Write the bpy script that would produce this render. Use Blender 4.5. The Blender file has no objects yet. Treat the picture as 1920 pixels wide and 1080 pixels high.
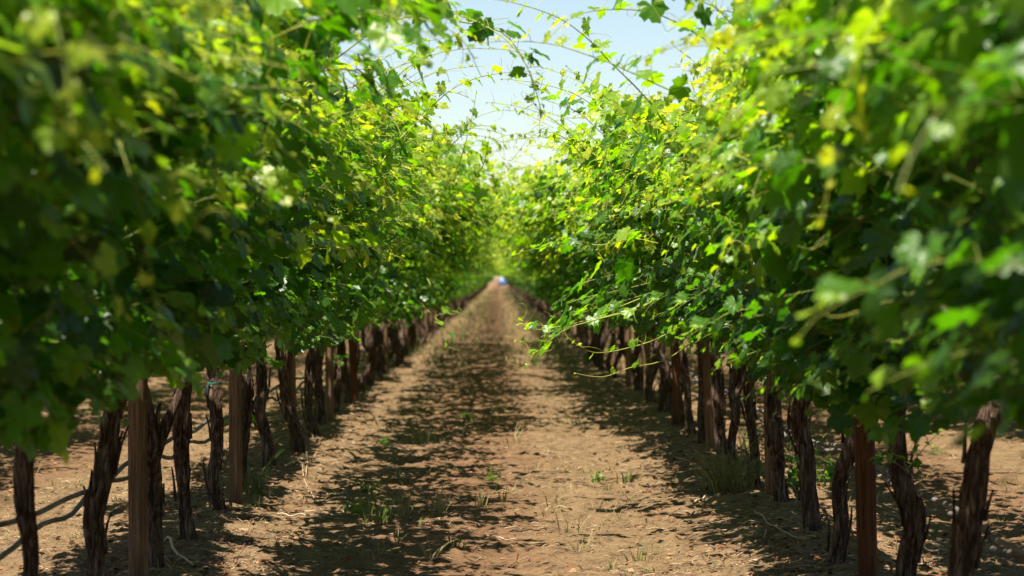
import bpy, math, random
import numpy as np
from mathutils import Vector, Matrix

SC = bpy.context.scene
COL = SC.collection
R = math.radians
random.seed(7)
RNG = np.random.default_rng(7)

# ------------------------------------------------------------------ camera, sky, sun
F_PX, CAM_H = 5000.0, 1.5            # focal length in pixels of the 1920 wide photograph, eye height
VP = (935.0, 520.0)                  # vanishing point of the rows
cam = bpy.data.cameras.new('camera')
cam.sensor_width = 36.0
cam.lens = 36.0 * F_PX / 1920.0
cam.clip_start, cam.clip_end = 0.1, 6000.0
cam.dof.use_dof = True
cam.dof.focus_distance = 15.0
cam.dof.aperture_fstop = 3.6
co = bpy.data.objects.new('camera', cam)
COL.objects.link(co)
co.location = (0, 0, CAM_H)
co.rotation_euler = (R(90) - (540 - VP[1]) / F_PX, 0, -(960 - VP[0]) / F_PX)
SC.camera = co

SUN = Vector((-0.26, -0.29, 1.0)).normalized()
world = bpy.data.worlds.new('World')
SC.world = world
world.use_nodes = True
wn = world.node_tree
wn.nodes.clear()
sky = wn.nodes.new('ShaderNodeTexSky')
sky.sky_type = 'NISHITA'
sky.sun_disc = False
sky.sun_elevation = math.asin(SUN.z)
sky.sun_rotation = math.atan2(SUN.x, SUN.y)
sky.dust_density = 0.6
sky.air_density = 1.0
sky.ozone_density = 0.0
sky.altitude = 700
bg = wn.nodes.new('ShaderNodeBackground')
bg.inputs['Strength'].default_value = 0.05
wo = wn.nodes.new('ShaderNodeOutputWorld')
wn.links.new(sky.outputs[0], bg.inputs['Color'])
wn.links.new(bg.outputs[0], wo.inputs['Surface'])

sl = bpy.data.lights.new('sun', 'SUN')
sl.energy = 5.0
sl.angle = R(0.53)
sl.color = (1.0, 0.93, 0.82)
so = bpy.data.objects.new('sun', sl)
COL.objects.link(so)
so.rotation_euler = SUN.to_track_quat('Z', 'Y').to_euler()

vs = SC.view_settings
vs.view_transform = 'Standard'
vs.look = 'None'
vs.exposure = 1.6
vs.gamma = 1.0
try:
    SC.cycles.use_denoising = True
    SC.cycles.max_bounces = 8
    SC.cycles.diffuse_bounces = 4
    SC.cycles.transmission_bounces = 5
    SC.cycles.sample_clamp_indirect = 6.0
except Exception:
    pass

# ------------------------------------------------------------------ helpers
def at(u, v, z):
    """Point of the photograph (1920x1080) at distance z."""
    return np.array([(u - VP[0]) / F_PX * z, z, CAM_H - (v - VP[1]) / F_PX * z])

def hash2(ix, iy, seed):
    h = (ix.astype(np.int64) * 374761393 + iy.astype(np.int64) * 668265263 + seed * 974634777) & 0x7fffffff
    h = ((h ^ (h >> 13)) * 1274126177) & 0x7fffffff
    h = h ^ (h >> 16)
    return (h & 0xffff) / 65535.0

def vnoise(x, y, seed=0):
    ix, iy = np.floor(x), np.floor(y)
    fx, fy = x - ix, y - iy
    fx, fy = fx * fx * (3 - 2 * fx), fy * fy * (3 - 2 * fy)
    a, b = hash2(ix, iy, seed), hash2(ix + 1, iy, seed)
    c, d = hash2(ix, iy + 1, seed), hash2(ix + 1, iy + 1, seed)
    return (a * (1 - fx) + b * fx) * (1 - fy) + (c * (1 - fx) + d * fx) * fy

def ground_h(x, y):
    """Height of the soil."""
    x = np.asarray(x, float); y = np.asarray(y, float)
    ax = np.abs(x)
    row = np.abs(((x + 1.75) % 3.5) - 1.75)            # distance from the middle of an aisle
    h = 0.055 * np.exp(-((row - 1.75) / 0.42) ** 2)    # low berm under the vines
    h = h - 0.018 * np.exp(-((row - 0.75) / 0.22) ** 2)  # wheel tracks
    fade = np.clip(1.6 - y / 70.0, 0.15, 1.0)
    h = h + fade * (0.05 * (vnoise(x * 1.3, y * 1.1, 1) - .5)
                    + 0.046 * (vnoise(x * 4.1, y * 3.7, 2) - .5)
                    + 0.022 * (vnoise(x * 10, y * 9.3, 3) - .5) * (.3 + 1.2 * vnoise(x * 1.1, y * .9, 9))
                    + 0.03 * np.clip(vnoise(x * 16 + 4, y * 15, 4) - .68, 0, 1) * 2
                    + 0.007 * (vnoise(x * 28, y * 28, 5) - .5))
    return h

class MB:
    """Collects vertices and faces of one mesh with material slots and per-face values."""
    def __init__(self):
        self.V, self.F, self.M, self.A, self.n = [], [], [], [], 0
    def add(self, v, tris, mat=0, age=0.0):
        v = np.asarray(v, float).reshape(-1, 3); tris = np.asarray(tris, int)
        self.V.append(v); self.F.append(tris + self.n); self.n += len(v)
        self.M.append(np.full(len(tris), mat, np.int32))
        self.A.append(np.broadcast_to(np.asarray(age, float), (len(tris),)).copy())
    def tube(self, pts, rad, sides=5, mat=0, age=0.0, cap=False, profile=None):
        pts = np.asarray(pts, float); n = len(pts)
        rad = np.broadcast_to(np.asarray(rad, float), (n,))
        t = np.gradient(pts, axis=0); t /= np.linalg.norm(t, axis=1)[:, None] + 1e-9
        ref = np.array([0.0, 0, 1]) if abs(t[:, 2].mean()) < 0.8 else np.array([1.0, 0, 0])
        a = np.cross(t, ref); a /= np.linalg.norm(a, axis=1)[:, None] + 1e-9
        b = np.cross(t, a)
        th = np.linspace(0, 2 * np.pi, sides, endpoint=False)
        pr = np.ones((n, sides)) if profile is None else profile
        v = pts[:, None, :] + (rad[:, None] * pr)[:, :, None] * (np.cos(th)[None, :, None] * a[:, None, :] + np.sin(th)[None, :, None] * b[:, None, :])
        v = v.reshape(-1, 3)
        i = np.arange(n - 1)[:, None] * sides; j = np.arange(sides)[None, :]; k = (j + 1) % sides
        q = np.stack([i + j, i + k, i + sides + k, i + sides + j], -1).reshape(-1, 4)
        tris = np.concatenate([q[:, [0, 1, 2]], q[:, [0, 2, 3]]])
        if cap:
            v = np.concatenate([v, pts[:1], pts[-1:]])
            c0, c1, jj = n * sides, n * sides + 1, np.arange(sides)
            kk = (jj + 1) % sides
            tris = np.concatenate([tris, np.stack([np.full(sides, c0), kk, jj], -1),
                                   np.stack([np.full(sides, c1), (n - 1) * sides + jj, (n - 1) * sides + kk], -1)])
        self.add(v, tris, mat, age)
    def mesh(self, name, mats, smooth=True):
        v = np.concatenate(self.V); f = np.concatenate(self.F)
        me = bpy.data.meshes.new(name)
        me.vertices.add(len(v)); me.vertices.foreach_set('co', v.astype(np.float32).ravel())
        me.loops.add(f.size); me.loops.foreach_set('vertex_index', f.astype(np.int32).ravel())
        me.polygons.add(len(f))
        me.polygons.foreach_set('loop_start', np.arange(0, f.size, 3, dtype=np.int32))
        me.polygons.foreach_set('loop_total', np.full(len(f), 3, np.int32))
        for m in mats: me.materials.append(m)
        me.polygons.foreach_set('material_index', np.concatenate(self.M))
        me.polygons.foreach_set('use_smooth', np.full(len(f), smooth))
        at_ = me.attributes.new('age', 'FLOAT', 'FACE')
        at_.data.foreach_set('value', np.concatenate(self.A).astype(np.float32))
        me.update(calc_edges=True); me.validate()
        return me

def link(name, me, parent=None, loc=None, rotz=None):
    o = bpy.data.objects.new(name, me)
    COL.objects.link(o)
    if parent is not None: o.parent = parent
    if loc is not None: o.location = loc
    if rotz is not None: o.rotation_euler = (0, 0, rotz)
    return o

def tag(o, label=None, cat=None, group=None, kind=None):
    if label: o['label'] = label
    if cat: o['category'] = cat
    if group: o['group'] = group
    if kind: o['kind'] = kind
    return o

# ------------------------------------------------------------------ materials
class NT:
    def __init__(self, name):
        self.m = bpy.data.materials.new(name); self.m.use_nodes = True
        self.t = self.m.node_tree; self.t.nodes.clear()
        self.out = self.n('ShaderNodeOutputMaterial')
    def n(self, typ, **kw):
        nd = self.t.nodes.new(typ)
        for k, v in kw.items(): setattr(nd, k, v)
        return nd
    def l(self, a, b): self.t.links.new(a, b)
    def coords(self, scale=(1, 1, 1), which='Object'):
        tc = self.n('ShaderNodeTexCoord'); mp = self.n('ShaderNodeMapping')
        mp.inputs['Scale'].default_value = scale
        self.l(tc.outputs[which], mp.inputs['Vector'])
        return mp.outputs[0]
    def noise(self, vec, scale, detail=4, rough=.6, dist=0):
        nd = self.n('ShaderNodeTexNoise')
        nd.inputs['Scale'].default_value = scale; nd.inputs['Detail'].default_value = detail
        nd.inputs['Roughness'].default_value = rough; nd.inputs['Distortion'].default_value = dist
        self.l(vec, nd.inputs['Vector'])
        return nd.outputs['Fac']
    def ramp(self, fac, stops, interp='LINEAR'):
        r = self.n('ShaderNodeValToRGB'); cr = r.color_ramp; cr.interpolation = interp
        while len(cr.elements) < len(stops): cr.elements.new(.5)
        for e, (p, c) in zip(cr.elements, stops):
            e.position = p; e.color = (*c, 1) if len(c) == 3 else c
        self.l(fac, r.inputs['Fac'])
        return r.outputs['Color']
    def mix(self, fac, a, b, mode='MIX'):
        m = self.n('ShaderNodeMix', data_type='RGBA', blend_type=mode)
        for s, x in ((0, fac), (6, a), (7, b)):
            if hasattr(x, 'is_output'): self.l(x, m.inputs[s])
            else: m.inputs[s].default_value = (*x, 1) if isinstance(x, tuple) else x
        return m.outputs[2]
    def bsdf(self, color, rough=.9, spec=.3, bump=None, bstr=.5, bdist=.01):
        p = self.n('ShaderNodeBsdfPrincipled')
        if hasattr(color, 'is_output'): self.l(color, p.inputs['Base Color'])
        else: p.inputs['Base Color'].default_value = (*color, 1)
        if hasattr(rough, 'is_output'): self.l(rough, p.inputs['Roughness'])
        else: p.inputs['Roughness'].default_value = rough
        p.inputs['Specular IOR Level'].default_value = spec
        if bump is not None:
            b = self.n('ShaderNodeBump'); b.inputs['Strength'].default_value = bstr; b.inputs['Distance'].default_value = bdist
            self.l(bump, b.inputs['Height']); self.l(b.outputs[0], p.inputs['Normal'])
        return p.outputs[0]
    def done(self, sh):
        self.l(sh, self.out.inputs['Surface']); return self.m

def leaf_material():
    k = NT('vine_leaf')
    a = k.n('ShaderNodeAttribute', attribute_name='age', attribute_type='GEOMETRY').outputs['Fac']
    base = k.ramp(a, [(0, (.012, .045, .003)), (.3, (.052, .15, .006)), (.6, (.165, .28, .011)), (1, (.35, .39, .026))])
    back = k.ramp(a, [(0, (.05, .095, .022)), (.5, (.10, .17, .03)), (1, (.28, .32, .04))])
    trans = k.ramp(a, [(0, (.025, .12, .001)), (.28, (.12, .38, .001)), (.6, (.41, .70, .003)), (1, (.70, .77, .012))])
    v = k.noise(k.coords((1, 1, 1)), 22, 3, .6)
    base = k.mix(k.ramp(v, [(.3, (.0, .0, .0)), (.75, (.35, .35, .35))]), base, (.07, .13, .012))
    geo = k.n('ShaderNodeNewGeometry')
    col = k.mix(geo.outputs['Backfacing'], base, back)
    p = k.n('ShaderNodeBsdfPrincipled')
    k.l(col, p.inputs['Base Color'])
    p.inputs['Roughness'].default_value = .38
    p.inputs['Specular IOR Level'].default_value = .5
    bm = k.n('ShaderNodeBump'); bm.inputs['Strength'].default_value = .5; bm.inputs['Distance'].default_value = .006
    k.l(k.noise(k.coords(), 60, 2, .5), bm.inputs['Height']); k.l(bm.outputs[0], p.inputs['Normal'])
    t = k.n('ShaderNodeBsdfTranslucent'); k.l(trans, t.inputs['Color'])
    mx = k.n('ShaderNodeMixShader'); mx.inputs[0].default_value = .5
    k.l(p.outputs[0], mx.inputs[1]); k.l(t.outputs[0], mx.inputs[2])
    return k.done(mx.outputs[0])

def stem_material():
    k = NT('green_shoot')
    a = k.n('ShaderNodeAttribute', attribute_name='age', attribute_type='GEOMETRY').outputs['Fac']
    c = k.ramp(a, [(0, (.12, .07, .03)), (.3, (.11, .14, .015)), (1, (.32, .32, .025))])
    return k.done(k.bsdf(c, .5, .4))

def bark_material():
    k = NT('vine_bark')
    s = k.coords((1, 1, .13))
    n1 = k.noise(s, 55, 6, .7, .6)
    n2 = k.noise(k.coords((1, 1, .4)), 9, 3, .6)
    c = k.ramp(n1, [(.3, (.009, .005, .003)), (.47, (.042, .024, .015)), (.58, (.13, .086, .062)), (.72, (.30, .235, .185))])
    c = k.mix(k.ramp(n2, [(.45, (0, 0, 0)), (.75, (.4, .4, .4))]), c, (.030, .012, .007))
    return k.done(k.bsdf(c, .95, .15, n1, 1.0, .014))

def wood_material(name, dark, light, grey):
    k = NT(name)
    n1 = k.noise(k.coords((1, 1, .04)), 70, 5, .65, .5)
    c = k.ramp(n1, [(.3, dark), (.55, light), (.8, grey)])
    n2 = k.noise(k.coords((1, 1, .3)), 7, 3, .6)
    c = k.mix(k.ramp(n2, [(.45, (0, 0, 0)), (.75, (.75, .75, .75))]), c, dark)
    return k.done(k.bsdf(c, .9, .2, n1, 1.0, .012))

def soil_material():
    k = NT('sandy_soil')
    s = k.coords()
    big = k.noise(s, .9, 4, .6)
    mid = k.noise(s, 7, 5, .65)
    fine = k.noise(s, 60, 4, .7)
    c = k.ramp(fine, [(.34, (.040, .024, .011)), (.5, (.140, .092, .048)), (.66, (.218, .152, .084))])
    c2 = k.ramp(mid, [(.35, (.058, .034, .017)), (.6, (.205, .132, .067))])
    c = k.mix(.45, c, c2)
    # reddish litter-stained soil under the rows
    geo = k.n('ShaderNodeNewGeometry'); sx = k.n('ShaderNodeSeparateXYZ'); k.l(geo.outputs['Position'], sx.inputs[0])
    def math_(op, a, b=0.0):
        m = k.n('ShaderNodeMath', operation=op)
        for i, q in ((0, a), (1, b)):
            if hasattr(q, 'is_output'): k.l(q, m.inputs[i])
            else: m.inputs[i].default_value = q
        return m.outputs[0]
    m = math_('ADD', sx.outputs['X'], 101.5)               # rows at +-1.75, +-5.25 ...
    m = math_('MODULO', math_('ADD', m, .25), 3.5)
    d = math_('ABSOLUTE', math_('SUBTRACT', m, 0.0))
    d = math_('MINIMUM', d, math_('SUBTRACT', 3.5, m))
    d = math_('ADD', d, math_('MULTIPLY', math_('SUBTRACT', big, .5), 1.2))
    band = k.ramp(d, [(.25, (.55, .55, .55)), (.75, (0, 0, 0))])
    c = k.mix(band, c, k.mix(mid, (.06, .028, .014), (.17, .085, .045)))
    sp = k.n('ShaderNodeTexVoronoi'); sp.inputs['Scale'].default_value = 34
    k.l(s, sp.inputs['Vector'])
    spot = k.ramp(sp.outputs['Distance'], [(.08, (.75, .75, .75)), (.2, (0, 0, 0))])
    spot = k.mix(1.0, spot, k.ramp(mid, [(.45, (0, 0, 0)), (.65, (1, 1, 1))]), 'MULTIPLY')
    c = k.mix(spot, c, (.05, .027, .015))
    hgt = k.mix(.5, fine, mid)
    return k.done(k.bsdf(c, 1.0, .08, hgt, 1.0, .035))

def plain(name, col, rough=.8, spec=.3, var=.35, scale=30):
    k = NT(name)
    n = k.noise(k.coords(), scale, 4, .6)
    c = k.mix(k.ramp(n, [(.3, (0, 0, 0)), (.7, (1, 1, 1))]), tuple(x * (1 - var) for x in col), tuple(min(1, x * (1 + var)) for x in col))
    return k.done(k.bsdf(c, rough, spec))

def age_mat(name, stops, rough=.85, transl=0.0):
    k = NT(name)
    a = k.n('ShaderNodeAttribute', attribute_name='age', attribute_type='GEOMETRY').outputs['Fac']
    c = k.ramp(a, stops)
    sh = k.bsdf(c, rough, .2)
    if transl:
        t = k.n('ShaderNodeBsdfTranslucent'); k.l(c, t.inputs['Color'])
        mx = k.n('ShaderNodeMixShader'); mx.inputs[0].default_value = transl
        k.l(sh, mx.inputs[1]); k.l(t.outputs[0], mx.inputs[2]); sh = mx.outputs[0]
    return k.done(sh)

M_LEAF, M_STEM, M_BARK, M_SOIL = leaf_material(), stem_material(), bark_material(), soil_material()
M_POST = wood_material('weathered_post_wood', (.045, .021, .009), (.17, .098, .053), (.28, .195, .13))
M_REDPOST = wood_material('red_brown_post_wood', (.020, .008, .004), (.10, .038, .013), (.17, .075, .032))
M_HOSE = plain('dusty_hose_plastic', (.11, .095, .08), .75, .3, .5, 25)
M_TIE = plain('green_tie_plastic', (.012, .11, .075), .5, .4, .1)
M_DRYTWIG = age_mat('dry_twig', [(0, (.025, .015, .01)), (.5, (.13, .08, .045)), (1, (.42, .31, .19))])
M_DRYLEAF = age_mat('dry_fallen_leaf', [(0, (.022, .011, .006)), (.5, (.14, .055, .022)), (1, (.30, .165, .085))], .8, .15)
M_GRASS = age_mat('grass_blade', [(0, (.03, .075, .01)), (.45, (.085, .115, .018)), (.7, (.19, .165, .055)), (1, (.33, .25, .125))], .6, .35)
M_PEBBLE = age_mat('soil_clod', [(0, (.085, .046, .022)), (1, (.24, .148, .077))], 1.0)

# ------------------------------------------------------------------ ground: one sheet to the horizon
def build_ground():
    xs = np.concatenate([-np.geomspace(3000, 3.3, 46), np.arange(-3.2, 3.2001, .034), np.geomspace(3.3, 3000, 46)])
    ys = np.concatenate([[-300, -60, -20, -5, 0, 3, 5, 6.5], np.arange(7.5, 12.4, .09), np.arange(12.4, 34, .034), np.geomspace(34.1, 90, 420), np.geomspace(90.5, 5000, 150)])
    X, Y = np.meshgrid(xs, ys)
    Z = ground_h(X, Y)
    far = (np.abs(X) > 12) | (Y > 420) | (Y < 2)
    Z[far] *= 0.0
    v = np.stack([X, Y, Z], -1).reshape(-1, 3)
    nx, ny = len(xs), len(ys)
    i = (np.arange(ny - 1)[:, None] * nx + np.arange(nx - 1)[None, :]).ravel()
    tr = np.concatenate([np.stack([i, i + 1, i + nx + 1], -1), np.stack([i, i + nx + 1, i + nx], -1)])
    b = MB(); b.add(v, tr)
    tag(link('ground', b.mesh('ground', [M_SOIL])), kind='structure')
build_ground()

# ------------------------------------------------------------------ leaves
def leaf_template(seed):
    """Five lobed toothed vine leaf, unit size, petiole joint at the origin, tip along +y, upper side +z."""
    r_ = np.random.default_rng(seed)
    n = 26
    ang = np.linspace(-158, 158, n) * np.pi / 180          # 0 = tip
    a = np.abs(ang) * 180 / np.pi
    rad = np.interp(a, [0, 12, 26, 34, 52, 66, 82, 104, 122, 142, 158], [.80, .74, .55, .56, .72, .64, .50, .58, .52, .44, .30])
    rad *= 1 + .09 * np.where(np.arange(n) % 2 == 0, 1, -1) + r_.normal(0, .035, n)
    x, y = np.sin(ang) * rad, np.cos(ang) * rad
    inner = np.stack([np.sin(ang) * rad * .5, np.cos(ang) * rad * .5], -1)
    pts = np.concatenate([[[0, 0]], inner, np.stack([x, y], -1)])
    X, Y = pts[:, 0], pts[:, 1]
    rr = np.hypot(X, Y)
    th = np.arctan2(X, Y)
    fold, droop = r_.uniform(.1, .45), r_.uniform(.15, .55)
    z = fold * np.abs(X) - droop * rr ** 2 * .7 + .07 * np.cos(5 * th + .3) * rr + r_.normal(0, .02, len(X))
    z += .12 * r_.normal() * X * Y * 2
    v = np.stack([X, Y, z], -1)
    f = []
    for i in range(n - 1):
        f.append((0, 1 + i + 1, 1 + i))
        o = 1 + n
        f.append((1 + i, 1 + i + 1, o + i + 1)); f.append((1 + i, o + i + 1, o + i))
    f = np.array(f)
    # wind so that the normal is +z
    nrm = np.cross(v[f[:, 1]] - v[f[:, 0]], v[f[:, 2]] - v[f[:, 0]])[:, 2].mean()
    if nrm < 0: f = f[:, ::-1]
    return v, f

def leaf_simple(seed):
    r_ = np.random.default_rng(seed)
    a = np.array([0, 30, 55, 85, 115, 150]) * np.pi / 180
    rad = np.array([.8, .55, .7, .5, .56, .35])
    ang = np.concatenate([-a[:0:-1], a]); rd = np.concatenate([rad[:0:-1], rad])
    X, Y = np.concatenate([[0], np.sin(ang) * rd]), np.concatenate([[0], np.cos(ang) * rd])
    z = .3 * np.abs(X) - .35 * (X ** 2 + Y ** 2) + r_.normal(0, .03, len(X))
    v = np.stack([X, Y, z], -1)
    f = np.array([(0, i + 2, i + 1) for i in range(len(ang) - 1)])
    return v, f
LEAVES = [leaf_template(s) for s in range(6)]
LEAVES_FAR = [leaf_simple(s) for s in range(3)]

def norm(a):
    return a / (np.linalg.norm(a, axis=-1, keepdims=True) + 1e-9)

def put_leaves(b, pos, nrm, tip, size, age, templates=LEAVES, mat=0):
    """Adds one leaf per row of the arrays."""
    pos, nrm, tip = map(np.asarray, (pos, nrm, tip))
    y = norm(tip); z = norm(nrm - (nrm * y).sum(1)[:, None] * y); x = np.cross(y, z)
    pick = RNG.integers(0, len(templates), len(pos))
    for k, (tv, tf) in enumerate(templates):
        s = np.where(pick == k)[0]
        if not len(s): continue
        fr = np.stack([x[s], y[s], z[s]], 1)                       # (n,3,3)
        v = pos[s][:, None, :] + size[s][:, None, None] * np.einsum('vc,ncd->nvd', tv, fr)
        f = (tf[None] + (np.arange(len(s)) * len(tv))[:, None, None]).reshape(-1, 3)
        b.add(v.reshape(-1, 3), f, mat, np.repeat(age[s], len(tf)))

def shoot_path(p0, yaw, pitch0, bend, length, step=.065, wander=.10, floor=.7):
    """A cane that climbs and nods over: pitch falls along its length."""
    n = max(4, int(length / step)); p = np.array(p0, float); out = [p.copy()]
    y, w = yaw, 0.0
    for i in range(n):
        t = i / n * length
        pitch = pitch0 - bend * t ** 1.6 + w
        pitch = max(pitch, -1.35)
        w = .85 * w + RNG.normal(0, wander); y += RNG.normal(0, wander * .9)
        p = p + step * np.array([math.cos(pitch) * math.cos(y), math.cos(pitch) * math.sin(y), math.sin(pitch)])
        out.append(p.copy())
        if p[2] < floor: break
    return np.array(out)

def dress(b, path, young=.5, big=.135, r0=.0032, petioles=True, tendrils=.25, every=1, templates=LEAVES, sides=4, tip_frac=.45, skip=0.0):
    """Stem, leaves, leaf stalks and tendrils of one shoot."""
    n = len(path)
    if n < 4: return
    b.tube(path, np.linspace(r0, .0013, n), sides, 1, .25 + .5 * young)
    idx = np.arange(1, n, every)
    if skip: idx = idx[RNG.random(len(idx)) > skip]
    if not len(idx): return
    fr = idx / n
    t = norm(np.gradient(path, axis=0))[idx]
    side = norm(np.cross(t, np.array([0, 0, 1.0])) + RNG.normal(0, .35, t.shape)) * np.where(idx % 2 == 0, 1, -1)[:, None]
    size = big * RNG.uniform(.62, 1.18, len(idx)) * np.clip((1.03 - fr) / tip_frac, .16, 1)
    pdir = norm(side + .35 * t + np.array([0, 0, .35]) + RNG.normal(0, .3, t.shape))
    base = path[idx] + pdir * (size * .75)[:, None]
    out = path[idx] * np.array([1, 0, 0]); out[:, 0] = np.sign(path[idx][:, 0]) * np.clip(np.abs(path[idx][:, 0]), 0, 1)
    nrm = norm(np.array([0, 0, .75]) + .75 * out + .35 * pdir + RNG.normal(0, .42, t.shape))
    tip = norm(pdir * .7 + out * .35 + np.array([0, 0, -.75]) + RNG.normal(0, .35, t.shape))
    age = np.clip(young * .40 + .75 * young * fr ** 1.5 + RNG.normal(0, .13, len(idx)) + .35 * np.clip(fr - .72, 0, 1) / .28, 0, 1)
    put_leaves(b, base, nrm, tip, size, age, templates)
    if petioles:
        for i, k in enumerate(idx):
            mid = .5 * (path[k] + base[i]) + np.array([0, 0, .12 * size[i]])
            b.tube([path[k], mid, base[i]], .0013, 3, 1, .35 + .4 * young)
    for k in idx:
        if RNG.random() < tendrils:
            d = norm(RNG.normal(0, 1, 3) + np.array([0, 0, .2])); q = path[k].copy(); pts = [q.copy()]
            L = RNG.uniform(.008, .019); curl = RNG.normal(0, .35); ax = norm(RNG.normal(0, 1, 3))
            for j in range(9):
                d = norm(d + curl * (j / 5) * np.cross(ax, d)); q = q + d * L; pts.append(q.copy())
            b.tube(pts, np.linspace(.0014, .0007, len(pts)), 3, 1, .95)

def canopy_shoots(n, spread=.98, wide=0):
    """Paths of the inner mass: two leafy curtains hanging from a gable trellis, open along its ridge."""
    out = []
    ph = RNG.uniform(0, 6.3, 4)
    for i in range(n):
        s = 1 if i % 2 else -1
        y = RNG.uniform(-spread, spread)
        kind = RNG.random()
        yaw = (0 if s > 0 else math.pi) + RNG.normal(0, .45)
        if wide and kind < (.14, .45)[wide - 1]:   # reaching out over the aisle
            p = shoot_path((s * RNG.uniform(.5, .9), y, RNG.uniform(1.75, 2.3)), yaw * .85 + (0 if s > 0 else math.pi) * .15, RNG.uniform(-.05, .45), RNG.uniform(.1, .3), RNG.uniform(.9, 1.8))
        elif kind < .58:      # up the gable arm and over its outer wire
            p = shoot_path((s * RNG.uniform(.12, .40), y, RNG.uniform(1.15, 1.75)), yaw, RNG.uniform(.55, 1.15), RNG.uniform(.55, 1.25), RNG.uniform(1.3, 2.2), floor=RNG.uniform(1.14, 1.5))
        elif kind < .74:    # steep ones that stand above the top
            p = shoot_path((s * RNG.uniform(.15, .55), y, RNG.uniform(1.5, 1.9)), yaw, RNG.uniform(.9, 1.3), RNG.uniform(.5, 1.1), RNG.uniform(.7, 1.3))
        else:               # low skirt around the head
            p = shoot_path((s * RNG.uniform(.08, .3), y, RNG.uniform(.95, 1.3)), yaw, RNG.uniform(-.3, .5), RNG.uniform(.8, 1.8), RNG.uniform(.45, .95), floor=RNG.uniform(.92, 1.12))
        lim = np.interp(p[:, 2], [.8, 1.2, 1.7, 2.3, 2.75], [[.6, .9, 1.1, 1.22, 1.1], [.6, .9, 1.08, 1.38, 1.40], [.6, .9, 1.15, 2.0, 2.0]][wide]) + RNG.normal(0, .05)
        lim = lim + s * .13 * np.sin(4.3 * p[:, 1] + 3.1 * p[:, 2] + ph[0]) + .10 * np.sin(7.7 * p[:, 1] - 5.2 * p[:, 2] + ph[1] + s) - .06
        bad = np.where((np.abs(p[:, 0]) > lim) | (p[:, 2] > 2.72 + RNG.normal(0, .08)))[0]
        if len(bad): p = p[:bad[0]]
        if len(p) > 4: out.append((p, kind))
    return out

def foliage_mesh(name, n, far=False, wide=0):
    b = MB()
    for p, kind in canopy_shoots(n, wide=wide):
        top = p[:, 2].max()
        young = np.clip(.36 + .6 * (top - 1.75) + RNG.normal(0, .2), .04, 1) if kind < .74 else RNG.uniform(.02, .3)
        if far:
            dress(b, p, young, .15, .005, False, .12, 2, LEAVES_FAR, 3)
        else:
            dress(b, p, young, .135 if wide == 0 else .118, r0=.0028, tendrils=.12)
    return b.mesh(name, [M_LEAF, M_STEM])

def reach_mesh(name, path=None, young=None, big=.105, skip=.05, tendrils=.5):
    """One long young shoot that leaves the mass: over the aisle or up to the sky."""
    b = MB()
    if path is None:
        s = RNG.choice([-1, 1])
        yaw = (0 if s > 0 else math.pi) + RNG.normal(0, .6)
        k = RNG.random()
        p0 = (s * RNG.uniform(.5, .95), RNG.uniform(-.9, .9), RNG.uniform(1.75, 2.3))
        if k < .55:  path = shoot_path(p0, yaw, RNG.uniform(.5, 1.1), RNG.uniform(.4, .9), RNG.uniform(.9, 1.5), wander=.07)
        elif k < .9: path = shoot_path(p0, yaw, RNG.uniform(.1, .5), RNG.uniform(.2, .7), RNG.uniform(.7, 1.2), wander=.08)
        else:        path = shoot_path((p0[0] + s * .15, p0[1], RNG.uniform(1.25, 1.7)), yaw, RNG.uniform(-.3, .3), RNG.uniform(.0, .6), RNG.uniform(.5, .9), wander=.08)
    dress(b, path, RNG.uniform(.5, .95) if young is None else young, big, .0042, True, tendrils, 1, LEAVES, 5, .6, skip)
    return b.mesh(name, [M_LEAF, M_STEM])

# ------------------------------------------------------------------ trunks
def smooth_path(ctrl, n):
    ctrl = np.array(ctrl, float); m = len(ctrl)
    t = np.linspace(0, m - 1, n); i = np.clip(t.astype(int), 0, m - 2); f = (t - i)[:, None]
    P = lambda k: ctrl[np.clip(k, 0, m - 1)]
    p0, p1, p2, p3 = P(i - 1), P(i), P(i + 1), P(i + 2)
    return .5 * (2 * p1 + (p2 - p0) * f + (2 * p0 - 5 * p1 + 4 * p2 - p3) * f ** 2 + (3 * p1 - p0 - 3 * p2 + p3) * f ** 3)

def bark_tube(b, ctrl, r_fn, rings, sides, rough=1.0, twist=None):
    path = smooth_path(ctrl, rings)
    th = np.linspace(0, 2 * np.pi, sides, endpoint=False)[None, :]
    h = np.linspace(0, 1, rings)[:, None]
    tw = RNG.uniform(-2.5, 2.5) if twist is None else twist
    L = np.linalg.norm(np.diff(path, axis=0), axis=1).sum()
    ph = RNG.uniform(0, 6.3, 6)
    a = th + tw * h * L
    pr = 1 + rough * (.13 * np.sin(2 * a + ph[0]) + .09 * np.sin(3 * a + ph[1] + 3 * h) + .07 * np.sin(5 * a + ph[2] - 4 * h)
                      + .06 * np.sin(9 * a + ph[3]) + .05 * np.sin(13 * a + ph[4] + 6 * h))
    u, w = np.cos(th) * 2.2, np.sin(th) * 2.2
    sd = int(RNG.integers(0, 9999))
    pr = pr + rough * .75 * (vnoise(u + h * L * 5, w + 9 + h * L * 2, sd) - .5) + rough * .5 * (vnoise(u * 3 + h * L * 9, w * 3 + h * L * 3, sd + 1) - .5)
    rad = np.array([r_fn(x) for x in h[:, 0]])
    b.tube(path, rad, sides, 0, 0, True, pr)
    return path

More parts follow.
